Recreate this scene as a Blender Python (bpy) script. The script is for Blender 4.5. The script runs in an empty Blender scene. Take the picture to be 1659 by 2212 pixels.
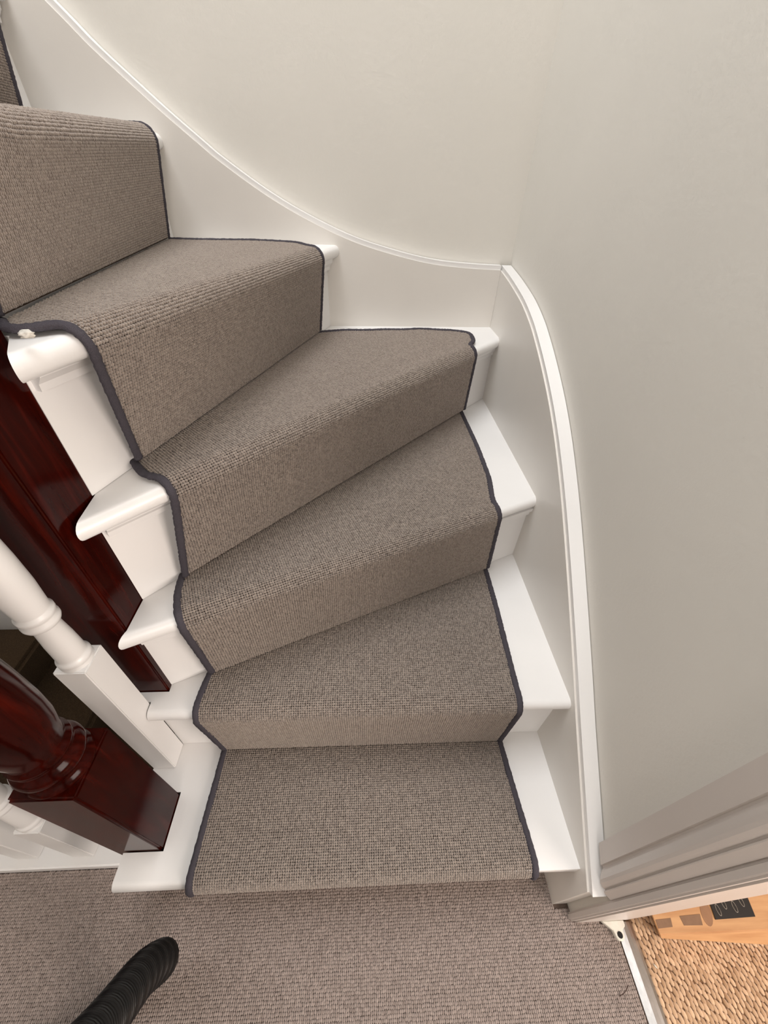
import bpy, bmesh, math, random
from mathutils import Vector, Matrix
random.seed(7)
scene = bpy.context.scene
C = scene.collection
PI = math.pi

# ------------------------------------------------------------------ camera
W, H = 1659, 2212
F_PX, CAM_Z = 837.8, 1.0745
RM = Matrix(((0.99885701, 0.00361744, -0.04766109),
             (-0.03861077, 0.64884777, -0.75993801),
             (0.02817576, 0.76090964, 0.64824582)))
cam_d = bpy.data.cameras.new('camera')
cam_d.sensor_fit = 'VERTICAL'; cam_d.sensor_height = 36.0
cam_d.lens = F_PX / H * 36.0
cam_d.clip_start = 0.01
cam = bpy.data.objects.new('camera', cam_d)
cam.matrix_world = Matrix.Translation((0, 0, CAM_Z)) @ RM.to_4x4()
C.objects.link(cam); scene.camera = cam

# ------------------------------------------------------------------ light
wd = bpy.data.worlds.new('world'); scene.world = wd; wd.use_nodes = True
wd.node_tree.nodes['Background'].inputs[0].default_value = (1.0, 0.97, 0.93, 1)
wd.node_tree.nodes['Background'].inputs[1].default_value = 0.30
def area(name, loc, target, size, size_y, energy, col):
    l = bpy.data.lights.new(name, 'AREA'); l.shape = 'RECTANGLE'
    l.size = size; l.size_y = size_y; l.energy = energy; l.color = col
    o = bpy.data.objects.new(name, l); C.objects.link(o); o.location = loc
    o.rotation_euler = (Vector(target) - Vector(loc)).to_track_quat('-Z', 'Y').to_euler()
    return o
area('stairwell_skylight', (-0.45, 0.58, 3.1), (-0.2, 0.65, 0.4), 1.3, 1.0, 44, (0.965, 0.98, 1.0))
area('next_room_window', (1.30, -0.75, 0.90), (0.1, 0.25, 0.3), 0.8, 0.8, 25, (1.0, 0.89, 0.81))
area('landing_fill', (0.12, -1.5, 1.15), (0.0, 0.3, 0.4), 0.8, 1.1, 17, (1.0, 0.92, 0.88))  # unseen fill behind the camera, added to brighten the risers
vs = scene.view_settings
vs.view_transform = 'Standard'; vs.look = 'None'; vs.gamma = 1.0; vs.use_curve_mapping = False
vs.exposure = 0.0

# ------------------------------------------------------------------ helpers
def linear(c):
    return tuple((v / 12.92 if v <= 0.04045 else ((v + 0.055) / 1.055) ** 2.4) for v in c)
def rgb(r, g, b):
    return linear((r / 255, g / 255, b / 255)) + (1.0,)
class N:
    """a small material builder"""
    def __init__(s, name):
        s.m = bpy.data.materials.new(name); s.m.use_nodes = True
        s.t = s.m.node_tree; s.b = s.t.nodes['Principled BSDF']
    def add(s, kind, **kw):
        n = s.t.nodes.new(kind)
        for k, v in kw.items():
            if k in n.inputs: n.inputs[k].default_value = v
            else: setattr(n, k, v)
        return n
    def link(s, a, ao, b, bi): s.t.links.new(a.outputs[ao], b.inputs[bi])
    def set(s, **kw):
        for k, v in kw.items(): s.b.inputs[k].default_value = v
    def coords(s, scale=(1, 1, 1), rot=(0, 0, 0)):
        tc = s.add('ShaderNodeTexCoord'); mp = s.add('ShaderNodeMapping')
        mp.inputs['Scale'].default_value = scale; mp.inputs['Rotation'].default_value = rot
        s.link(tc, 'Object', mp, 'Vector'); return mp
    def noise(s, src, scale, detail=4, rough=0.55):
        n = s.add('ShaderNodeTexNoise'); n.inputs['Scale'].default_value = scale
        n.inputs['Detail'].default_value = detail; n.inputs['Roughness'].default_value = rough
        if src: s.link(src, 'Vector', n, 'Vector')
        return n
    def ramp(s, src, so, stops):
        r = s.add('ShaderNodeValToRGB'); e = r.color_ramp.elements
        while len(e) < len(stops): e.new(0.5)
        for el, (p, c) in zip(e, stops): el.position = p; el.color = c
        s.link(src, so, r, 'Fac'); return r
    def bump(s, src, so, strength, dist):
        b = s.add('ShaderNodeBump'); b.inputs['Strength'].default_value = strength
        b.inputs['Distance'].default_value = dist
        s.link(src, so, b, 'Height'); s.link(b, 'Normal', s.b, 'Normal'); return b

def m_paint(name, col, rough, bump=0.15, scale=60, var=0.03):
    n = N(name); n.set(Roughness=rough)
    mp = n.coords(); a = n.noise(mp, 3.0, 3); 
    d = tuple(max(0, c * (1 - var * 2)) for c in col[:3]) + (1,)
    r = n.ramp(a, 'Fac', [(0.35, d), (0.65, col)]); n.link(r, 'Color', n.b, 'Base Color')
    f = n.noise(mp, scale, 5); n.bump(f, 'Fac', bump, 0.002)
    return n.m
WHITE = m_paint('white_gloss_paint', rgb(240, 238, 236), 0.32, 0.10, 45)
STRING = m_paint('off_white_string_paint', rgb(230, 225, 218), 0.34, 0.10, 45)
TRIMP = m_paint('shade_greyed_trim_paint', rgb(208, 199, 192), 0.35, 0.10, 45)  # white trim paint greyed to carry the architrave's shade
WALL = m_paint('cream_wall_paint', rgb(226, 222, 214), 0.75, 0.18, 120, 0.02)
CEIL = m_paint('ceiling_paint', rgb(235, 232, 226), 0.9)

def m_mahogany():
    n = N('varnished_mahogany'); n.set(Roughness=0.15)
    n.b.inputs['Coat Weight'].default_value = 0.04; n.b.inputs['Coat Roughness'].default_value = 0.15; n.b.inputs['Specular IOR Level'].default_value = 0.11
    mp = n.coords((14, 14, 1.2)); a = n.noise(mp, 4.0, 6, 0.6)
    a.inputs['Distortion'].default_value = 1.2
    r = n.ramp(a, 'Fac', [(0.30, rgb(30, 3, 1)), (0.52, rgb(46, 6, 2)), (0.75, rgb(70, 14, 5))])
    n.link(r, 'Color', n.b, 'Base Color')
    n.bump(a, 'Fac', 0.06, 0.001)
    return n.m
MAHOG = m_mahogany()

def m_yarn(name, light, dark, rough=0.95, fuzz=900):
    n = N(name); n.set(Roughness=rough)
    n.b.inputs['Specular IOR Level'].default_value = 0.12
    n.b.inputs['Sheen Weight'].default_value = 0.9; n.b.inputs['Sheen Roughness'].default_value = 0.45; n.b.inputs['Sheen Tint'].default_value = (1.0, 0.93, 0.88, 1)
    oi = n.add('ShaderNodeObjectInfo')
    r = n.ramp(oi, 'Random', [(0.0, dark), (0.6, light), (1.0, tuple(min(1, c * 1.12) for c in light[:3]) + (1,))])
    n.link(r, 'Color', n.b, 'Base Color')
    tc = n.add('ShaderNodeTexCoord')
    f = n.add('ShaderNodeTexNoise'); f.inputs['Scale'].default_value = fuzz; f.inputs['Detail'].default_value = 2
    n.link(tc, 'Object', f, 'Vector'); n.bump(f, 'Fac', 0.4, 0.001)
    return n.m
YARN = m_yarn('taupe_wool_loops', rgb(143, 131, 121), rgb(125, 113, 104))
FLOOR_YARN = m_yarn('taupe_landing_loops', rgb(160, 145, 137), rgb(144, 129, 121))
SISAL_YARN = m_yarn('sandy_sisal_loops', rgb(214, 180, 146), rgb(184, 148, 114))

def m_backing(name, col, scale=700):
    n = N(name); n.set(Roughness=1.0); n.b.inputs['Specular IOR Level'].default_value = 0.05
    mp = n.coords(); a = n.noise(mp, scale, 2)
    d = tuple(c * 0.7 for c in col[:3]) + (1,)
    r = n.ramp(a, 'Fac', [(0.35, d), (0.65, col)]); n.link(r, 'Color', n.b, 'Base Color')
    n.bump(a, 'Fac', 0.6, 0.002)
    return n.m
BACKING = m_backing('carpet_backing', rgb(74, 62, 53))  # dark tone stands in for the deep shadow between loops
FLOOR_BACK = m_backing('landing_carpet_backing', rgb(112, 97, 88))
SISAL_BACK = m_backing('sisal_backing', rgb(150, 116, 86))
LOWER_CARPET = m_backing('lower_flight_carpet', rgb(92, 76, 60), 260)  # brown carpet, its colour also lowered for the deep stairwell's gloom
BINDING = m_backing('charcoal_wool_binding', rgb(84, 80, 86), 1200)

def m_plain(name, col, rough, metal=0.0, scale=80, strength=0.1):
    n = N(name); n.set(Roughness=rough, Metallic=metal)
    mp = n.coords(); a = n.noise(mp, scale, 4)
    d = tuple(c * 0.85 for c in col[:3]) + (1,)
    r = n.ramp(a, 'Fac', [(0.3, d), (0.7, col)]); n.link(r, 'Color', n.b, 'Base Color')
    n.bump(a, 'Fac', strength, 0.001)
    return n.m
ALU = m_plain('brushed_aluminium', rgb(225, 222, 220), 0.28, 1.0)
BLACK = m_plain('black_plastic', rgb(9, 9, 10), 0.42)
PATCH = m_plain('black_plate', rgb(32, 26, 22), 0.6)
GREYPRINT = m_plain('grey_ring', rgb(150, 142, 132), 0.5)
RECESS = m_plain('weathered_grey_wood', rgb(140, 108, 84), 0.8)
KNOT = m_plain('brown_stain', rgb(158, 118, 88), 0.8)
PLASTIC = m_plain('white_plastic', rgb(238, 234, 222), 0.4)
HOLE = m_plain('dark_hole', rgb(14, 12, 11), 0.8)
LINT = m_plain('white_lint', rgb(225, 220, 210), 1.0)
HAIR = m_plain('dark_fibre', rgb(60, 36, 26), 0.7)
def m_timber():
    n = N('pale_raw_timber'); n.set(Roughness=0.6)
    mp = n.coords((1.5, 16, 16)); a = n.noise(mp, 5, 6)
    r = n.ramp(a, 'Fac', [(0.3, rgb(186, 136, 92)), (0.7, rgb(212, 165, 118))])
    n.link(r, 'Color', n.b, 'Base Color'); n.bump(a, 'Fac', 0.1, 0.001); return n.m
TIMBER = m_timber()

def new_obj(name, verts, faces, mat, parent=None, smooth=False):
    me = bpy.data.meshes.new(name); me.from_pydata([tuple(v) for v in verts], [], faces); me.update()
    return link_mesh(name, me, mat, parent, smooth)
def link_mesh(name, me, mat, parent=None, smooth=False):
    if mat: me.materials.append(mat)
    if smooth:
        for p in me.polygons: p.use_smooth = True
    o = bpy.data.objects.new(name, me); C.objects.link(o)
    if parent: o.parent = parent
    return o
def from_bm(name, bm, mat, parent=None, smooth=False, autosmooth=None):
    bmesh.ops.recalc_face_normals(bm, faces=bm.faces)
    me = bpy.data.meshes.new(name); bm.to_mesh(me); bm.free()
    if autosmooth is not None:
        for p in me.polygons: p.use_smooth = True
        me.set_sharp_from_angle(angle=math.radians(autosmooth))
    return link_mesh(name, me, mat, parent, smooth)
def tag(o, label, cat, group=None):
    o['label'] = label; o['category'] = cat
    if group: o['group'] = group
    return o
def struct(o):
    o['kind'] = 'structure'; return o
def stuff(o):
    o['kind'] = 'stuff'; return o
def thing(name, loc, label, cat, group=None):
    o = bpy.data.objects.new(name, None); C.objects.link(o); o.location = loc
    o.empty_display_size = 0.05
    return tag(o, label, cat, group)
def prism(name, outline, z0, z1, mat, parent=None, bevel=None, seg=2):
    """outline in plan, extruded from z0 to z1, all edges lightly bevelled"""
    bm = bmesh.new()
    vs_ = [bm.verts.new((p[0], p[1], z1)) for p in outline]
    f = bm.faces.new(vs_)
    r = bmesh.ops.extrude_face_region(bm, geom=[f])
    for v in r['geom']:
        if isinstance(v, bmesh.types.BMVert): v.co.z = z0
    if bevel:
        bmesh.ops.bevel(bm, geom=list(bm.edges), offset=bevel, segments=seg, affect='EDGES', clamp_overlap=True)
    return from_bm(name, bm, mat, parent, autosmooth=40)
def box(name, lo, hi, mat, parent=None, bevel=None, seg=2):
    return prism(name, [(lo[0], lo[1]), (hi[0], lo[1]), (hi[0], hi[1]), (lo[0], hi[1])], lo[2], hi[2], mat, parent, bevel, seg)
def lathe(name, prof, mat, parent=None, loc=(0, 0, 0), seg=40):
    vs_, fs = [], []
    for (r, z) in prof:
        for k in range(seg):
            a = 2 * PI * k / seg; vs_.append((loc[0] + r * math.cos(a), loc[1] + r * math.sin(a), loc[2] + z))
    for i in range(len(prof) - 1):
        for k in range(seg):
            k2 = (k + 1) % seg
            fs.append((i * seg + k, i * seg + k2, (i + 1) * seg + k2, (i + 1) * seg + k))
    fs.append(tuple(reversed(range(seg)))); fs.append(tuple(range((len(prof) - 1) * seg, len(prof) * seg)))
    o = new_obj(name, vs_, fs, mat, parent, True)
    o.data.set_sharp_from_angle(angle=math.radians(50)); return o
def catmull(pts, n):
    P = [Vector(p) for p in pts]; P = [P[0] * 2 - P[1]] + P + [P[-1] * 2 - P[-2]]; out = []
    for i in range(1, len(P) - 2):
        for k in range(n):
            t = k / n; a, b, c, d = P[i - 1:i + 3]
            out.append(0.5 * ((2 * b) + (c - a) * t + (2 * a - 5 * b + 4 * c - d) * t * t + (3 * b - a - 3 * c + d) * t ** 3))
    out.append(P[-2]); return out
def resample(pts, step):
    out = [pts[0].copy()]; acc = 0.0
    for a, b in zip(pts, pts[1:]):
        L = (b - a).length
        if L < 1e-9: continue
        d = step - acc
        while d <= L:
            out.append(a.lerp(b, d / L)); d += step
        acc = L - (d - step)
    if (out[-1] - pts[-1]).length > step * 0.3: out.append(pts[-1].copy())
    return out
def tube(name, pts, rad, mat, parent=None, seg=10, up=None, flat=1.0):
    """rad: number or function of index"""
    vs_, fs = [], []; n = len(pts); ref = None
    for i, p in enumerate(pts):
        t = (pts[min(i + 1, n - 1)] - pts[max(i - 1, 0)]).normalized()
        if up is not None:
            nn = up[i] if isinstance(up, list) else up
            x = t.cross(nn).normalized(); y = x.cross(t).normalized()
        else:
            if ref is None: ref = Vector((0, 0, 1)) if abs(t.z) < 0.9 else Vector((1, 0, 0))
            x = t.cross(ref).normalized(); y = x.cross(t).normalized(); ref = y
        r = rad(i) if callable(rad) else rad
        for k in range(seg):
            a = 2 * PI * k / seg
            vs_.append(p + x * (r * math.cos(a)) + y * (r * flat * math.sin(a)))
    for i in range(n - 1):
        for k in range(seg):
            k2 = (k + 1) % seg
            fs.append((i * seg + k, i * seg + k2, (i + 1) * seg + k2, (i + 1) * seg + k))
    fs.append(tuple(reversed(range(seg)))); fs.append(tuple(range((n - 1) * seg, n * seg)))
    return new_obj(name, vs_, fs, mat, parent, True)

# pile: loops instanced on points (nobody could count them)
def pile_object(name, pts, rots, sizes, loop_me, mat, parent):
    """loops as instances: the loop lives in the node tree via a mesh object that is itself the first loop"""
    me = bpy.data.meshes.new(name); n = len(pts)
    me.vertices.add(n); me.vertices.foreach_set('co', [c for p in pts for c in p])
    a = me.attributes.new('rot', 'FLOAT_VECTOR', 'POINT'); a.data.foreach_set('vector', [c for p in rots for c in p])
    a = me.attributes.new('siz', 'FLOAT_VECTOR', 'POINT'); a.data.foreach_set('vector', [c for p in sizes for c in p])
    me.materials.append(mat)
    o = bpy.data.objects.new(name, me); C.objects.link(o); o.parent = parent; stuff(o)
    md = o.modifiers.new('pile', 'NODES'); md.node_group = loop_group(mat)
    return o
_lg = {}
def loop_group(mat):
    """node group that makes the loop itself from an ico sphere, so no helper object is needed"""
    if mat.name in _lg: return _lg[mat.name]
    g = bpy.data.node_groups.new('pile_' + mat.name, 'GeometryNodeTree')
    g.interface.new_socket('Geometry', in_out='INPUT', socket_type='NodeSocketGeometry')
    g.interface.new_socket('Geometry', in_out='OUTPUT', socket_type='NodeSocketGeometry')
    i = g.nodes.new('NodeGroupInput'); o = g.nodes.new('NodeGroupOutput')
    ip = g.nodes.new('GeometryNodeInstanceOnPoints')
    ico = g.nodes.new('GeometryNodeMeshIcoSphere'); ico.inputs['Radius'].default_value = 1.0; ico.inputs['Subdivisions'].default_value = 2
    ss = g.nodes.new('GeometryNodeSetShadeSmooth')
    sm = g.nodes.new('GeometryNodeSetMaterial'); sm.inputs['Material'].default_value = mat
    ra = g.nodes.new('GeometryNodeInputNamedAttribute'); ra.data_type = 'FLOAT_VECTOR'; ra.inputs['Name'].default_value = 'rot'
    sa = g.nodes.new('GeometryNodeInputNamedAttribute'); sa.data_type = 'FLOAT_VECTOR'; sa.inputs['Name'].default_value = 'siz'
    L = g.links.new
    L(ico.outputs['Mesh'], ss.inputs['Geometry']); L(ss.outputs[0], sm.inputs['Geometry'])
    L(i.outputs[0], ip.inputs['Points']); L(sm.outputs[0], ip.inputs['Instance'])
    L(ra.outputs['Attribute'], ip.inputs['Rotation']); L(sa.outputs['Attribute'], ip.inputs['Scale'])
    L(ip.outputs[0], o.inputs[0])
    _lg[mat.name] = g; return g

def pix(x, y, z):
    d = RM @ Vector(((x - W / 2) / F_PX, -(y - H / 2) / F_PX, -1.0))
    return Vector((0, 0, CAM_Z)) + d * ((z - CAM_Z) / d.z)
# ------------------------------------------------------------------ measures
RISE = 0.19
XW = 0.3645            # inner face of the wall string (right wall)
XWALL = 0.395          # right wall surface
def yb(x): return 1.183 + 0.0371 * x          # inner face of the back wall string
def ybw(x): return yb(x) + 0.026              # back wall surface

# ------------------------------------------------------------------ setting
fl = struct(new_obj('floor', [(-2.3, -1.5, 0), (0.492, -1.5, 0), (0.492, 0.2, 0), (-2.3, 0.2, 0)], [(0, 1, 2, 3)], FLOOR_BACK))
fl2 = struct(new_obj('floor', [(0.492, -1.7, 0), (2.6, -1.7, 0), (2.6, 1.0, 0), (0.492, 1.0, 0)], [(0, 1, 2, 3)], SISAL_BACK))
wr = struct(box('wall_right', (XWALL, 0.052, 0), (0.50, 1.40, 3.3), WALL))
struct(box('wall_right', (XWALL, -1.55, 0), (0.50, -0.78, 3.3), WALL))
struct(box('wall_right', (XWALL, -0.78, 2.05), (0.50, 0.052, 3.3), WALL))
wb = struct(prism('wall_back', [(-2.4, ybw(-2.4)), (XWALL, ybw(XWALL)), (XWALL, 1.40), (-2.4, 1.40)], -1.6, 3.3, WALL))
struct(box('wall_left', (-2.4, -1.55, -1.6), (-2.3, 1.09, 3.3), WALL))
struct(box('wall_front', (-2.3, -1.65, 0), (XWALL, -1.55, 3.3), WALL))
struct(box('ceiling', (-2.4, -1.65, 3.3), (0.50, 1.40, 3.4), CEIL))
struct(box('wall_far', (2.6, -1.7, 0), (2.7, 1.0, 2.4), WALL))
struct(box('wall_far', (0.50, 1.0, 0), (2.7, 1.1, 2.4), WALL))
struct(box('wall_far', (0.50, -1.8, 0), (2.7, -1.7, 2.4), WALL))
struct(box('ceiling', (0.50, -1.8, 2.4), (2.7, 1.1, 2.5), CEIL))
# edge of the landing over the lower flight
struct(box('floor', (-2.3, 0.2, -1.7), (0.5, 1.40, -1.6), FLOOR_BACK))
struct(box('trim_1', (-2.29, 0.2, -0.30), (-0.44, 0.222, -0.001), WHITE))

# door lining and moulded architrave round the doorway on the right
struct(box('trim_2', (0.398, 0.040, 0), (0.502, 0.0515, 2.05), TRIMP, bevel=0.002))
arch = [(0.1175, 0.3945), (0.1175, 0.380), (0.093, 0.379), (0.0915, 0.382), (0.0895, 0.3825), (0.086, 0.3795),
        (0.081, 0.377), (0.077, 0.3755), (0.073, 0.3755), (0.0695, 0.378), (0.067, 0.3815), (0.0655, 0.3825), (0.0645, 0.380),
        (0.0632, 0.3800), (0.0565, 0.3870), (0.0545, 0.3895), (0.0545, 0.3945)]
nA = len(arch)
av = [(x, y, 0.26 - (0.1175 - y) * 0.8) for y, x in arch] + [(x, y, 2.1) for y, x in arch]
af = [(i, (i + 1) % nA, nA + (i + 1) % nA, nA + i) for i in range(nA)] + [tuple(range(nA)), tuple(reversed(range(nA, 2 * nA)))]
struct(new_obj('trim_3', av, af, TRIMP))
struct(box('trim_4', (0.3885, 0.042, 0.0), (0.4, 0.0545, 2.1), TRIMP, bevel=0.003, seg=3))

# ------------------------------------------------------------------ staircase
stair = thing('staircase', (0, 0.6, 0), 'white painted winder staircase with rounded nosings turning the wall corner', 'staircase')
def sp(o):          # parent, keep world place
    o.parent = stair; o.matrix_parent_inverse = Matrix.Translation((0, -0.6, 0)); return o
# nosing lines (left, right) and riser lines (left, right) in plan
NOS = {1: ((-0.415, 0.095), (0.360, 0.095)), 2: ((-0.372, 0.287), (0.360, 0.287)),
       3: ((-0.352, 0.309), (0.360, 0.629)), 4: ((-0.337, 0.340), (0.360, 1.083)),
       5: ((-0.308, 0.352), (-0.064, yb(-0.064))), 6: ((-0.345, 0.385), (-0.432, yb(-0.432))),
       7: ((-0.640, 0.43), (-0.640, yb(-0.64))), 8: ((-0.86, 0.43), (-0.86, yb(-0.86)))}
RIS = {1: ((-0.345, 0.130), (XW, 0.130)), 2: ((-0.3735, 0.311), (XW, 0.313)), 3: ((-0.347, 0.341), (XW, 0.652)),
       4: ((-0.346, 0.384), (XW, 1.133)), 5: ((-0.346, 0.402), (-0.097, yb(-0.097))), 6: ((-0.372, 0.413), (-0.462, yb(-0.462))),
       7: ((-0.674, 0.43), (-0.674, yb(-0.674))), 8: ((-0.894, 0.43), (-0.894, yb(-0.894)))}
POST = (-0.427, 0.330, -0.347, 0.411)
NEWEL = (-0.431, 0.144, -0.350, 0.226)
OUT = {1: [NOS[1][0], NOS[1][1], (XW, 0.095), (XW, 0.33), (-0.415, 0.33), (-0.415, 0.2275), (-0.3485, 0.2275), (-0.3485, 0.1425), (-0.415, 0.1425)],
       2: [(-0.3705, 0.287), (XW, 0.287), (XW, 0.67), RIS[3][0], (-0.3465, 0.3285), (-0.416, 0.3285), (-0.416, 0.3115), (-0.3705, 0.3115)],
       3: [NOS[3][0], (XW, 0.631), (XW, 1.15), (-0.3455, 0.40), (-0.3455, 0.329)],
       4: [NOS[4][0], (XW, 1.088), (XW, yb(XW)), (-0.11, yb(-0.11)), (-0.3455, 0.412)],
       5: [NOS[5][0], NOS[5][1], (-0.475, yb(-0.475)), (-0.375, 0.413), (-0.3455, 0.412)],
       6: [NOS[6][0], NOS[6][1], (-0.70, yb(-0.70)), (-0.70, 0.43), (-0.40, 0.43), (-0.375, 0.413)],
       7: [NOS[7][0], NOS[7][1], (-0.92, yb(-0.92)), (-0.92, 0.43)],
       8: [NOS[8][0], NOS[8][1], (-1.14, yb(-1.14)), (-1.14, 0.43)]}
TT = 0.027
def tread(i):
    z1 = i * RISE; z0 = z1 - TT; out = OUT[i]
    bm = bmesh.new()
    top = [bm.verts.new((p[0], p[1], z1)) for p in out]; bot = [bm.verts.new((p[0], p[1], z0)) for p in out]
    n = len(out)
    bm.faces.new(top); bm.faces.new(list(reversed(bot)))
    for k in range(n):
        bm.faces.new((top[k], bot[k], bot[(k + 1) % n], top[(k + 1) % n]))
    for v in bm.verts:
        if i == 6: v.co.z -= 0.024 * min(1.0, max(0.0, (1.08 - v.co.y) / 0.5))
    front = []
    for e in bm.edges:
        s = set(e.verts)
        if s == {top[0], top[1]} or s == {bot[0], bot[1]}: front.append(e)
    bmesh.ops.bevel(bm, geom=front, offset=0.0125, segments=5, affect='EDGES', profile=0.5)
    return sp(from_bm('tread', bm, WHITE, autosmooth=40))
def perp_out(a, b):
    d = (Vector(b) - Vector(a)).normalized(); return d, Vector((d.y, -d.x))   # points down the stairs
for i in range(1, 9):
    t = tread(i)
    # riser
    a, b = Vector(RIS[i][0]), Vector(RIS[i][1]); d, nrm = perp_out(a, b)
    z0 = (i - 1) * RISE + 0.0005; z1 = i * RISE - TT
    q = [a, b, b - nrm * 0.018, a - nrm * 0.018]
    sp(prism('riser', q, z0, z1, WHITE))
    # cove moulding tucked under the nosing
    if i >= 2:
        aa, bb = a + d * 0.004, b - d * 0.002
        c = new_obj('cove_moulding',
                    [tuple(p) + (z,) for p, z in (
                        (aa, z1 - 0.026), (aa + nrm * 0.008, z1 - 0.026), (aa + nrm * 0.009, z1 - 0.018), (aa + nrm * 0.016, z1 - 0.010), (aa + nrm * 0.018, z1), (aa, z1),
                        (bb, z1 - 0.026), (bb + nrm * 0.008, z1 - 0.026), (bb + nrm * 0.009, z1 - 0.018), (bb + nrm * 0.016, z1 - 0.010), (bb + nrm * 0.018, z1), (bb, z1))],
                    [(k, (k + 1) % 6, 6 + (k + 1) % 6, 6 + k) for k in range(6)] + [(5, 4, 3, 2, 1, 0), (6, 7, 8, 9, 10, 11)], WHITE)
        c.parent = t

# wall strings: a curved board on each wall with a proud cap on top
inner = [(1.2105, 0.9125), (1.15, 0.905), (1.077, 0.894), (0.984, 0.876), (0.907, 0.853), (0.858, 0.833), (0.80, 0.806), (0.737, 0.773),
         (0.683, 0.741), (0.623, 0.700), (0.54, 0.635), (0.44, 0.547), (0.323, 0.439), (0.252, 0.371), (0.169, 0.295), (0.109, 0.240), (0.06, 0.196)]
backc = [(-0.95, 1.66), (-0.76, 1.488), (-0.565, 1.309), (-0.517, 1.263), (-0.456, 1.213), (-0.407, 1.174), (-0.349, 1.131), (-0.313, 1.105), (-0.225, 1.052),
         (-0.136, 1.009), (-0.025, 0.967), (0.093, 0.938), (0.188, 0.922), (0.284, 0.915), (0.3645, 0.9125)]
def smooth_curve(pts, n=5):
    return [(p.x, p.y) for p in catmull([(a, b, 0) for a, b in pts], n)]
def strip(name, A, B, C_, D, mat):
    """four matching polylines (quad cross-section) swept into a closed bar"""
    n = len(A); vs_ = A + B + C_ + D; fs = []
    for j in range(4):
        o1, o2 = j * n, ((j + 1) % 4) * n
        for k in range(n - 1): fs.append((o1 + k, o1 + k + 1, o2 + k + 1, o2 + k))
    fs.append((0, n, 2 * n, 3 * n)); fs.append((4 * n - 1, 3 * n - 1, 2 * n - 1, n - 1))
    bm = bmesh.new(); bv = [bm.verts.new(v) for v in vs_]
    for f in fs: bm.faces.new([bv[k] for k in f])
    return from_bm(name, bm, mat, autosmooth=30)
ic = smooth_curve(inner)
CAP = 0.010
def offset_curve(c, d):
    out = []
    for k in range(len(c)):
        a = Vector(c[max(k - 1, 0)]); b = Vector(c[min(k + 1, len(c) - 1)]); t = (b - a).normalized()
        nn = Vector((-t.y, t.x)); nn = nn if nn.y < 0 else -nn
        p = Vector(c[k]) + nn * d; out.append((p.x, p.y))
    return out
lo = offset_curve(ic, CAP)
sp(strip('wall_string', [(XW, y, z) for y, z in lo], [(XWALL - 0.0005, y, z) for y, z in lo],
         [(XWALL - 0.0005, y, 0.0) for y, z in lo], [(XW, y, 0.0) for y, z in lo], STRING))
sp(strip('string_cap', [(XW + 0.0035, y, z) for y, z in ic], [(XWALL - 0.0014, y, z) for y, z in ic],
         [(XWALL - 0.0014, y, z) for y, z in lo], [(XW + 0.0035, y, z) for y, z in lo], WHITE))
bc = smooth_curve(backc)
lob = offset_curve(bc, CAP)
sp(strip('wall_string', [(x, yb(x), z) for x, z in lob], [(x, ybw(x) - 0.0014, z) for x, z in lob],
         [(x, ybw(x) - 0.0014, max(0.6, z - 0.62)) for x, z in lob], [(x, yb(x), max(0.6, z - 0.62)) for x, z in lob], STRING))
sp(strip('string_cap', [(x, yb(x) + 0.0035, z) for x, z in bc], [(x, ybw(x) - 0.0014, z) for x, z in bc],
         [(x, ybw(x) - 0.0014, z) for x, z in lob], [(x, yb(x) + 0.0035, z) for x, z in lob], WHITE))
# side panel under the first step, and the outer string of the upper flight
sp(prism('outer_string', [(-0.413, 0.229), (-0.395, 0.229), (-0.395, 0.329), (-0.413, 0.329)], 0.0, RISE - TT, WHITE))
sp(new_obj('outer_string', [(-0.43, 0.40, 0.86), (-0.43, 0.428, 0.86), (-1.30, 0.428, 1.62), (-1.30, 0.40, 1.62),
                            (-0.43, 0.40, 1.19), (-0.43, 0.428, 1.19), (-1.30, 0.428, 1.95), (-1.30, 0.40, 1.95)],
           [(0, 1, 2, 3), (7, 6, 5, 4), (0, 4, 5, 1), (1, 5, 6, 2), (2, 6, 7, 3), (3, 7, 4, 0)], WHITE))

# ------------------------------------------------------------------ carpet runner
runner = thing('carpet_runner', (0, 0.3, RISE), 'taupe loop-pile wool stair runner with charcoal bound edges', 'carpet')
def rp(o):
    o.parent = runner; o.matrix_parent_inverse = Matrix.Translation((0, -0.3, -RISE)); return o
PITCH = 0.0039; PITCH_S = 0.0037
def sd(v): return Vector((v[0], v[1]))
def dip(i, y):
    return -0.024 * min(1.0, max(0.0, (1.08 - y) / 0.5)) if i == 6 else 0.0     # the old sixth tread leans
def smooth_chain(chain, it=50):
    dense = []
    for (a, b) in zip(chain, chain[1:]):
        m = max(2, int(math.hypot(b[0] - a[0], b[1] - a[1]) / 0.003))
        for k in range(m): dense.append((a[0] + (b[0] - a[0]) * k / m, a[1] + (b[1] - a[1]) * k / m))
    dense.append(chain[-1])
    for _ in range(it):       # the tape does not turn sharp corners
        dense = [dense[0]] + [((a[0] + 2 * b[0] + c[0]) / 4, (a[1] + 2 * b[1] + c[1]) / 4) for a, b, c in zip(dense, dense[1:], dense[2:])] + [dense[-1]]
    return dense
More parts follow.
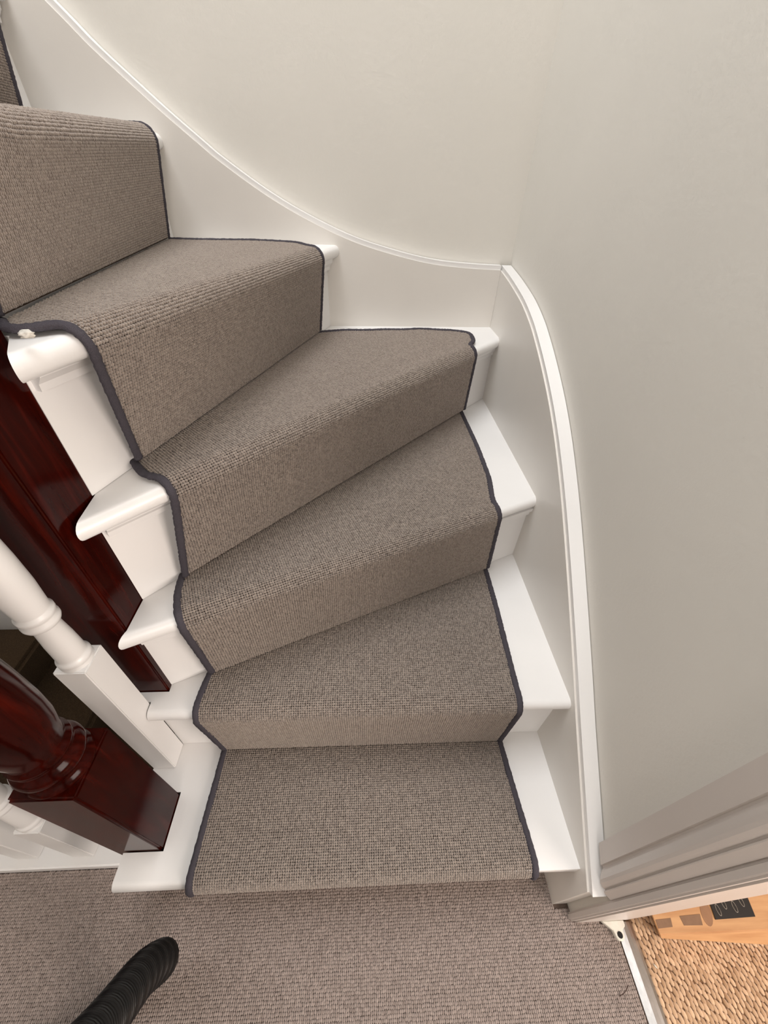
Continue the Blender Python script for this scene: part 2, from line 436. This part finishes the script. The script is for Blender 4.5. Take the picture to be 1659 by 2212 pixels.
class Step:
    def __init__(s, i, back, left, right, baseL, baseR, nl=None):
        """back/left/right: plan outlines on the tread; base: plan points of the crease below the nosing"""
        s.i = i; s.z = i * RISE
        a, b = sd(NOS[i][0]), sd(NOS[i][1])
        s.o = a; s.d, s.n = perp_out(a, b)
        s.rho = 0.0225; s.cv = -0.0180
        s.bL, s.bR = s.uv(baseL), s.uv(baseR)
        vb = 0.5 * (s.bL[1] + s.bR[1]) + 0.010
        # tangent from the nosing circle down to the crease
        tx, tz = vb - s.cv, -RISE + 0.0160 + 0.011
        D = math.hypot(tx, tz); base = math.atan2(tz, tx); s.phi = base + math.acos(min(1, s.rho / D))   # angle of tangent point
        s.alpha = PI / 2 - s.phi; s.arc = s.rho * s.alpha
        s.endlen = math.sqrt(D * D - s.rho * s.rho); s.S = s.arc + s.endlen
        s.back = [s.us(p) for p in back]; s.left = [s.us(p) for p in left]; s.right = [s.us(p) for p in right]
        s.left = [(u, min(q, -0.004)) for u, q in s.left]; s.right = [(u, min(q, -0.004)) for u, q in s.right]
        l0, r0 = s.left[-1][0], s.right[-1][0]
        s.left += [(l0, 0.0), (l0, s.arc * 0.8), (s.bL[0], s.S)]
        s.right += [(r0, 0.0), (r0, s.arc * 0.8), (s.bR[0], s.S)]
        s.left, s.right = smooth_chain(s.left), smooth_chain(s.right)
        # polygon: left chain down, right chain up, back chain from right to left
        s.poly = s.left + list(reversed(s.right)) + list(reversed(s.back))
    def uv(s, p): q = sd(p) - s.o; return (q.dot(s.d), q.dot(s.n))
    def us(s, p): u, v = s.uv(p); return (u, v - s.cv)
    def vbase(s, u):
        (u0, v0), (u1, v1) = s.bL, s.bR
        return v0 + (v1 - v0) * (u - u0) / (u1 - u0) + 0.010
    def P(s, u, q, h=0.0):
        if q <= 0: v, z, nv, nz = s.cv + q, 0.0065, 0, 1
        elif q <= s.arc:
            a = PI / 2 - q / s.rho; nv, nz = math.cos(a), math.sin(a)
            v, z = s.cv + s.rho * nv, -0.0160 + s.rho * nz
        else:
            t = min(1.0, (q - s.arc) / s.endlen); nv, nz = math.cos(s.phi), math.sin(s.phi)
            v0, z0 = s.cv + s.rho * nv, -0.0160 + s.rho * nz
            v, z = v0 + (s.vbase(u) - v0) * t, z0 + (-RISE + 0.011 - z0) * t
        w = s.o + s.d * u + s.n * (v + nv * h)
        nn = Vector((s.n.x * nv, s.n.y * nv, nz))
        return Vector((w.x, w.y, s.z + z + nz * h + dip(s.i, w.y) * (1 if q <= s.arc else 1 - t))), nn
    def span(s, q):
        xs = []; P_ = s.poly; n = len(P_)
        for k in range(n):
            (u0, q0), (u1, q1) = P_[k], P_[(k + 1) % n]
            if (q0 <= q) != (q1 <= q):
                xs.append(u0 + (u1 - u0) * (q - q0) / (q1 - q0))
        return (min(xs), max(xs)) if len(xs) >= 2 else None
def carpet(st):
    qmin = min(p[1] for p in st.poly); qs = []
    q = qmin + 0.0006
    while q < st.S - 0.0004:
        qs.append(q); q += 0.004 if (q < -0.004 or q > st.arc) else 0.0025
    qs.append(st.S - 0.0004)
    vs_, fs = [], []; NC = 24; rows = 0
    for q in qs:
        sp_ = st.span(q)
        if not sp_: continue
        for k in range(NC + 1):
            vs_.append(st.P(sp_[0] + (sp_[1] - sp_[0]) * k / NC, q)[0])
        if rows:
            for k in range(NC):
                a = (rows - 1) * (NC + 1) + k; fs.append((a, a + NC + 1, a + NC + 2, a + 1))
        rows += 1
    sec = rp(new_obj('carpet_section', vs_, fs, BACKING, smooth=True))
    pts, rots, siz = [], [], []
    nrow = int((st.S - qmin) / PITCH_S); rnd = random.Random(st.i)
    for j in range(nrow):
        q = qmin + (j + 0.5) * PITCH_S
        sp_ = st.span(q)
        if not sp_: continue
        u0 = math.ceil((sp_[0] + 0.003) / PITCH) * PITCH; u = u0
        wob = rnd.uniform(-0.00025, 0.00025)
        while u < sp_[1] - 0.003:
            p, nn = st.P(u + wob + rnd.uniform(-.0003, .0003), q + rnd.uniform(-.0003, .0003), 0.0008 + rnd.uniform(-.0003, .0003))
            X = Vector((st.d.x, st.d.y, 0)); Y = nn.cross(X)
            M = Matrix((X, Y, nn)).transposed() @ Matrix.Rotation(rnd.uniform(-.35, .1), 3, 'Z')
            pts.append(p); rots.append(M.to_euler()); k = rnd.uniform(0.9, 1.1)
            siz.append((0.00195 * k, 0.0021 * k, 0.0019))
            u += PITCH
    pl = pile_object('pile', pts, rots, siz, None, YARN, sec)
    # bound edges
    def edge(chain):
        dense = [p for p in chain if p[1] < st.S - 0.003]
        pn = [st.P(u, q, 0.0012) for u, q in dense]
        rnd2 = random.Random(st.i * 7 + len(dense)); w = [rnd2.uniform(-.0006, .0006) for _ in pn]
        rp(tube('binding_edge', [p for p, _ in pn], lambda k: 0.0058 + w[k], BINDING, None, 10, [nn for _, nn in pn], 0.72))
    edge(st.left)
    edge(st.right)
g5 = 0.022
steps = [
    Step(1, [(-0.284, 0.299), (0.276, 0.301)], [(-0.284, 0.299), (-0.288, 0.17), (-0.290, 0.10)], [(0.276, 0.301), (0.281, 0.2), (0.287, 0.10)], (-0.288, 0.138), (0.284, 0.138)),
    Step(2, [(-0.281, 0.367), (0.281, 0.606)], [(-0.281, 0.367), (-0.288, 0.32), (-0.288, 0.289)], [(0.281, 0.606), (0.279, 0.5), (0.274, 0.4), (0.270, 0.289)], (-0.284, 0.306), (0.276, 0.306)),
    Step(3, [(-0.298, 0.427), (0.275, 1.030)], [(-0.298, 0.427), (-0.294, 0.39), (-0.276, 0.345)], [(0.275, 1.030), (0.279, 0.83), (0.276, 0.7), (0.270, 0.590)], (-0.281, 0.366), (0.281, 0.608)),
    Step(4, [(-0.322, 0.470), (-0.128, 1.086)], [(-0.322, 0.470), (-0.290, 0.43), (-0.262, 0.425)],
         [(-0.128, 1.086), (-0.05, 1.112), (0.00, 1.111), (0.06, 1.124), (0.10, 1.122), (0.15, 1.138), (0.20, 1.128), (0.24, 1.128), (0.286, 1.108), (0.281, 1.03), (0.272, 0.992)], (-0.298, 0.427), (0.275, 1.034)),
    Step(5, [(-0.362, 0.432), (-0.462, 1.122)], [(-0.362, 0.432), (-0.342, 0.404), (-0.322, 0.404), (-0.305, 0.430)],
         [(-0.462, 1.122), (-0.40, 1.122), (-0.34, 1.128), (-0.28, 1.142), (-0.22, 1.138), (-0.16, 1.122), (-0.102, 1.055)], (-0.322, 0.470), (-0.128, 1.088)),
    Step(6, [(-0.66, 0.45), (-0.66, 1.098)], [(-0.66, 0.45), (-0.37, 0.43)], [(-0.66, 1.098), (-0.55, 1.105), (-0.428, 1.094)], (-0.372, 0.43), (-0.461, 1.102)),
    Step(7, [(-0.88, 0.50), (-0.88, 1.098)], [(-0.88, 0.50), (-0.65, 0.50)], [(-0.88, 1.098), (-0.65, 1.098)], (-0.672, 0.50), (-0.672, 1.098)),
    Step(8, [(-1.10, 0.50), (-1.10, 1.098)], [(-1.10, 0.50), (-0.87, 0.50)], [(-1.10, 1.098), (-0.87, 1.098)], (-0.892, 0.50), (-0.892, 1.098)),
]
for st in steps: carpet(st)

# ------------------------------------------------------------------ posts, balusters, rails
def square_block(name, x0, y0, x1, y1, z0, z1, mat, parent, bev=0.003):
    return box(name, (x0, y0, z0), (x1, y1, z1), mat, parent, bev, 3)
# winder post
t = thing('newel_post', (-0.387, 0.37, -0.5), 'tall square mahogany post that the winder steps butt against', 'newel post')
t.location = (0, 0, 0)
square_block('shaft', *POST[:4], -0.6, 1.95, MAHOG, t)
# turned newel at the foot
nx, ny = (NEWEL[0] + NEWEL[2]) / 2, (NEWEL[1] + NEWEL[3]) / 2
t2 = thing('newel_post', (0, 0, 0), 'dark varnished mahogany newel post turned above a square block on the bottom step', 'newel post')
square_block('square_block', *NEWEL, 0.0, 0.500, MAHOG, t2, 0.0035)
lathe('turned_shaft', [(0.0398, 0.498), (0.0398, 0.503), (0.036, 0.507), (0.0335, 0.512), (0.0335, 0.515), (0.037, 0.518), (0.0395, 0.524), (0.0395, 0.530),
                       (0.037, 0.536), (0.0335, 0.540), (0.0325, 0.545), (0.0345, 0.549), (0.0345, 0.553), (0.031, 0.557), (0.0305, 0.562), (0.034, 0.580), (0.0375, 0.60), (0.039, 0.63), (0.0388, 0.68),
                       (0.036, 0.76), (0.032, 0.85), (0.030, 0.90), (0.034, 0.905), (0.036, 0.912), (0.034, 0.92), (0.030, 0.925), (0.030, 0.935), (0.0395, 0.94)], MAHOG, t2, (nx, ny, 0), 56)
square_block('top_block', *NEWEL, 0.94, 1.14, MAHOG, t2, 0.0035)
def baluster(x0, y0, w, z0, zb, ztop, label, group=None):
    o = thing('baluster', (x0 + w / 2, y0 + w / 2, z0), label, 'baluster', group)
    c = w / 2; h = zb - z0
    box('square_foot', (-c, -c, 0.0), (c, c, h), WHITE, o, 0.0015)
    L = ztop - zb; R_ = c
    pr = [(R_ * .96, h - .001), (R_ * .97, h + .002), (R_ * .90, h + .004), (R_ * .90, h + .005), (R_ * .98, h + .008), (R_ * .98, h + .012), (R_ * .90, h + .015), (R_ * .84, h + .017),
          (R_ * .84, h + .020), (R_ * .80, h + .05), (R_ * .70, h + .082), (R_ * .70, h + .084), (R_ * .90, h + .087), (R_ * .98, h + .091), (R_ * .98, h + .095), (R_ * .88, h + .099), (R_ * .88, h + .100),
          (R_ * .97, h + .103), (R_ * .97, h + .108), (R_ * .86, h + .111), (R_ * .86, h + .113), (R_ * .98, h + .15), (R_ * 1.0, h + .19), (R_ * .9, h + .28), (R_ * .72, h + L - .12), (R_ * .9, h + L - .10), (R_ * .72, h + L - .08), (R_ * .9, h + L - 0.06)]
    lathe('turned_shaft', pr, WHITE, o, (0, 0, 0), 40)
    box('square_head', (-c, -c, h + L - 0.06), (c, c, h + L), WHITE, o, 0.0015)
    return o
baluster(-0.4150, 0.2675, 0.0425, RISE, 0.567, 1.10, 'white turned baluster standing on the bottom step behind the mahogany newel')
rail = tag(box('base_rail', (-2.28, 0.150, 0.0), (-0.433, 0.232, 0.028), WHITE, None, 0.003, 3), 'white base rail along the landing edge under the balusters', 'rail')
for k in range(3):
    x1 = -0.546 - 0.107 * k
    lab = ['white turned baluster on the landing base rail beside the mahogany newel', 'second white turned baluster from the newel along the landing base rail', 'third white turned baluster from the newel along the landing base rail'][k]
    baluster(x1 - 0.043, 0.166, 0.043, 0.028, 0.232, 0.92, lab, 'white landing balusters')
tag(box('handrail', (-2.28, 0.158, 0.92), (-0.433, 0.218, 0.975), MAHOG, None, 0.012, 4), 'mahogany handrail over the landing balusters', 'handrail')

# ------------------------------------------------------------------ lower flight seen through the gap
lower = thing('staircase', (0, 0, 0), 'dim carpeted lower flight descending below the landing', 'staircase')
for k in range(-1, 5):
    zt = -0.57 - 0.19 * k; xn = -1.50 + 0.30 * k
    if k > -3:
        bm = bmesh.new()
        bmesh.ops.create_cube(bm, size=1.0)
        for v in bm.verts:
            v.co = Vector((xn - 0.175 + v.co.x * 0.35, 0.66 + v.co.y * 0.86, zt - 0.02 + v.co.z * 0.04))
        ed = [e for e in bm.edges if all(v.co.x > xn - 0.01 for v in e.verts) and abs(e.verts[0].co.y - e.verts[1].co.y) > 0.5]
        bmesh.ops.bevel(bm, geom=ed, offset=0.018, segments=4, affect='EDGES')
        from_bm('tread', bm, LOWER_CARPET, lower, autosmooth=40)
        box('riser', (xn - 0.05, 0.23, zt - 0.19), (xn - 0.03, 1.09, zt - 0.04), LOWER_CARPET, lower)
new_obj('wall_string', [(-2.28, 1.092, -0.75), (-0.02, 1.092, -1.6), (-0.02, 1.092, -1.28), (-2.28, 1.092, 0.12),
                        (-2.28, 1.12, -0.75), (-0.02, 1.16, -1.6), (-0.02, 1.16, -1.28), (-2.28, 1.12, 0.12)],
        [(0, 1, 2, 3), (7, 6, 5, 4), (0, 4, 5, 1), (1, 5, 6, 2), (2, 6, 7, 3), (3, 7, 4, 0)], WHITE, lower)

# ------------------------------------------------------------------ doorway things
bar = thing('threshold_bar', (0.492, -0.4, 0), 'silver metal threshold strip between the two carpets in the doorway', 'threshold strip')
prof = [(-0.016, 0.0005), (-0.016, 0.003), (-0.010, 0.006), (-0.004, 0.0075), (0.004, 0.0075), (0.010, 0.006), (0.016, 0.003), (0.016, 0.0005)]
nv = len(prof)
new_obj('cover_strip', [(x, -0.37, z) for x, z in prof] + [(x, 0.438, z) for x, z in prof],
        [(k, (k + 1) % nv, nv + (k + 1) % nv, nv + k) for k in range(nv)] + [tuple(reversed(range(nv))), tuple(range(nv, 2 * nv))], ALU, bar)
# white tab with a dark hole at the foot of the lining
clip = thing('floor_clip', (0.470, 0.030, 0.0), 'small white plastic tab with a dark hole at the foot of the door lining', 'clip')
prism('tab', [(-0.022, 0.010), (0.020, 0.010), (0.020, 0.002), (0.012, -0.003)] + [(0.004 + 0.009 * math.cos(a), -0.008 + 0.009 * math.sin(a)) for a in [k * -PI / 8 for k in range(0, 9)]] + [(-0.006, -0.003)],
      0.002, 0.012, PLASTIC, clip, 0.001)
lathe('hole', [(0.0048, 0.0115), (0.0048, 0.0126), (0.003, 0.0126)], HOLE, clip, (0.004, -0.009, 0), 20)
# timber board
brd = thing('timber_board', (0.53, 0.016, 0), 'pale raw timber board with recesses and a black plate lying past the doorway', 'board')
zt = 0.06
def q8(name, lo4, z0, hi4, z1, mat):
    v = [(p[0] - 0.53, p[1] - 0.016, z0) for p in lo4] + [(p[0] - 0.53, p[1] - 0.016, z1) for p in hi4]
    bm = bmesh.new(); bv = [bm.verts.new(c) for c in v]
    for f in ((3, 2, 1, 0), (4, 5, 6, 7), (0, 1, 5, 4), (1, 2, 6, 5), (2, 3, 7, 6), (3, 0, 4, 7)): bm.faces.new([bv[k] for k in f])
    bmesh.ops.bevel(bm, geom=list(bm.edges), offset=0.0015, segments=2, affect='EDGES')
    return from_bm(name, bm, mat, brd, autosmooth=40)
q8('body', [(0.552, 0.014), (1.10, -0.030), (1.10, 0.20), (0.552, 0.20)], 0.004, [(0.524, 0.017), (1.10, 0.013), (1.10, 0.20), (0.524, 0.20)], zt, TIMBER)
def flatq(name, pts, mat, h=0.0012):
    return prism(name, [(p[0] - 0.53, p[1] - 0.016) for p in pts], zt - 0.001, zt + h, mat, brd)
flatq('recess', [(0.5275, 0.036), (0.557, 0.037), (0.554, 0.026), (0.5265, 0.025)], RECESS, 0.0004)
flatq('recess', [(0.575, 0.039), (0.615, 0.040), (0.611, 0.026), (0.576, 0.027)], RECESS, 0.0004)
flatq('stain', [(0.628 + 0.010 * math.cos(a) + 0.004 * math.sin(a), 0.041 + 0.017 * math.sin(a)) for a in [k * PI / 10 for k in range(20)]], KNOT, 0.0004)
pt = flatq('black_plate', [(0.639, 0.032), (0.716, 0.033), (0.722, 0.066), (0.644, 0.060)], PATCH, 0.002)
for k, (x, y) in enumerate([(0.652, 0.044), (0.668, 0.052), (0.686, 0.047), (0.704, 0.054)]):
    ring = [Vector((x - 0.53 + 0.0032 * math.cos(a), y - 0.016 + 0.0075 * math.sin(a), zt + 0.0022)) for a in [j * PI / 12 for j in range(25)]]
    r_ = tube('ring', ring, 0.0006, GREYPRINT, pt, 6)

# ------------------------------------------------------------------ vacuum hose
hp = [(-0.95, -0.85, 0.026), (-0.70, -0.95, 0.08), (-0.45, -0.75, 0.50), (-0.32, -0.40, 0.86), (-0.262, -0.17, 0.78), (-0.249, -0.085, 0.62), (-0.254, -0.030, 0.46), (-0.264, 0.004, 0.36), (-0.272, 0.016, 0.285),
      pix(333, 2092, 0.215), pix(303, 2122, 0.125), pix(258, 2166, 0.06), pix(200, 2225, 0.028), pix(90, 2330, 0.026), (-0.72, -0.24, 0.026), (-0.9, -0.45, 0.026), (-1.15, -0.60, 0.026)]
hpts = resample(catmull(hp, 40), 0.001)
hose = tube('vacuum_hose', hpts, lambda k: 0.0205 + 0.0012 * math.sin(2 * PI * k / 4.2), BLACK, None, 24)
tag(hose, 'black ribbed vacuum cleaner hose rising off the landing carpet', 'hose')

# ------------------------------------------------------------------ landing and next-room pile, small litter
def flat_pile(x0, x1, y0, y1, px, py, size, mat, parent, seed, tilt=(0, 0), stagger=False, keep=lambda x, y: True):
    rnd = random.Random(seed); pts, rots, siz = [], [], []
    nx_, ny_ = int((x1 - x0) / px), int((y1 - y0) / py)
    for i in range(nx_):
        off = (py * 0.5 if stagger and i % 2 else 0) + rnd.uniform(-.1, .1) * py
        for j in range(ny_):
            x = x0 + (i + .5) * px + rnd.uniform(-.08, .08) * px; y = y0 + (j + .5) * py + off + rnd.uniform(-.1, .1) * py
            if not keep(x, y): continue
            pts.append((x, y, 0.0012 + rnd.uniform(-.0002, .0002))); rots.append((0, 0, rnd.uniform(*tilt))); k = rnd.uniform(.9, 1.1)
            siz.append((size[0] * k, size[1] * k, size[2] * k))
    return pile_object('pile', pts, rots, siz, None, mat, parent)
flat_pile(-1.15, 0.476, -0.80, 0.150, 0.0035, 0.0045, (0.0018, 0.0027, 0.0017), FLOOR_YARN, fl, 3, (-.25, .05),
          keep=lambda x, y: not (x > 0.3655 and y > 0.060) and not (x > 0.445 and y > 0.036))
flat_pile(-0.345, 0.36, 0.150, 0.165, 0.0035, 0.0045, (0.0018, 0.0027, 0.0017), FLOOR_YARN, fl, 4, (-.25, .05))
flat_pile(0.509, 1.6, -0.95, 0.55, 0.0074, 0.0112, (0.0037, 0.0069, 0.0027), SISAL_YARN, fl2, 5, (.05, .5), True)

c0 = pix(58, 722, 0.962)
bm = bmesh.new(); bmesh.ops.create_icosphere(bm, subdivisions=3, radius=0.0048)
rl = random.Random(5)
for v in bm.verts: v.co = Vector((v.co.x * 1.3, v.co.y, v.co.z * 0.7)) * rl.uniform(0.7, 1.25) + c0
tag(from_bm('lint_tuft', bm, LINT, None, True), 'tiny tuft of white lint caught on the charcoal carpet binding', 'lint')
hair = [pix(1357, 2128, 0.004), pix(1353, 2138, 0.006), pix(1347, 2146, 0.006), pix(1338, 2152, 0.004)]
tag(tube('loose_fibre', catmull(hair, 8), 0.0005, HAIR, None, 6), 'thin dark curled fibre lying on the landing carpet', 'fibre')
tag(tube('wood_splinter', [pix(1411, 2081, 0.0055), pix(1415, 2086, 0.0062), pix(1420, 2092, 0.0055)], lambda k: (0.0006, 0.0013, 0.0005)[k], PLASTIC, None, 6), 'pale splinter lying on the woven carpet past the doorway', 'splinter')
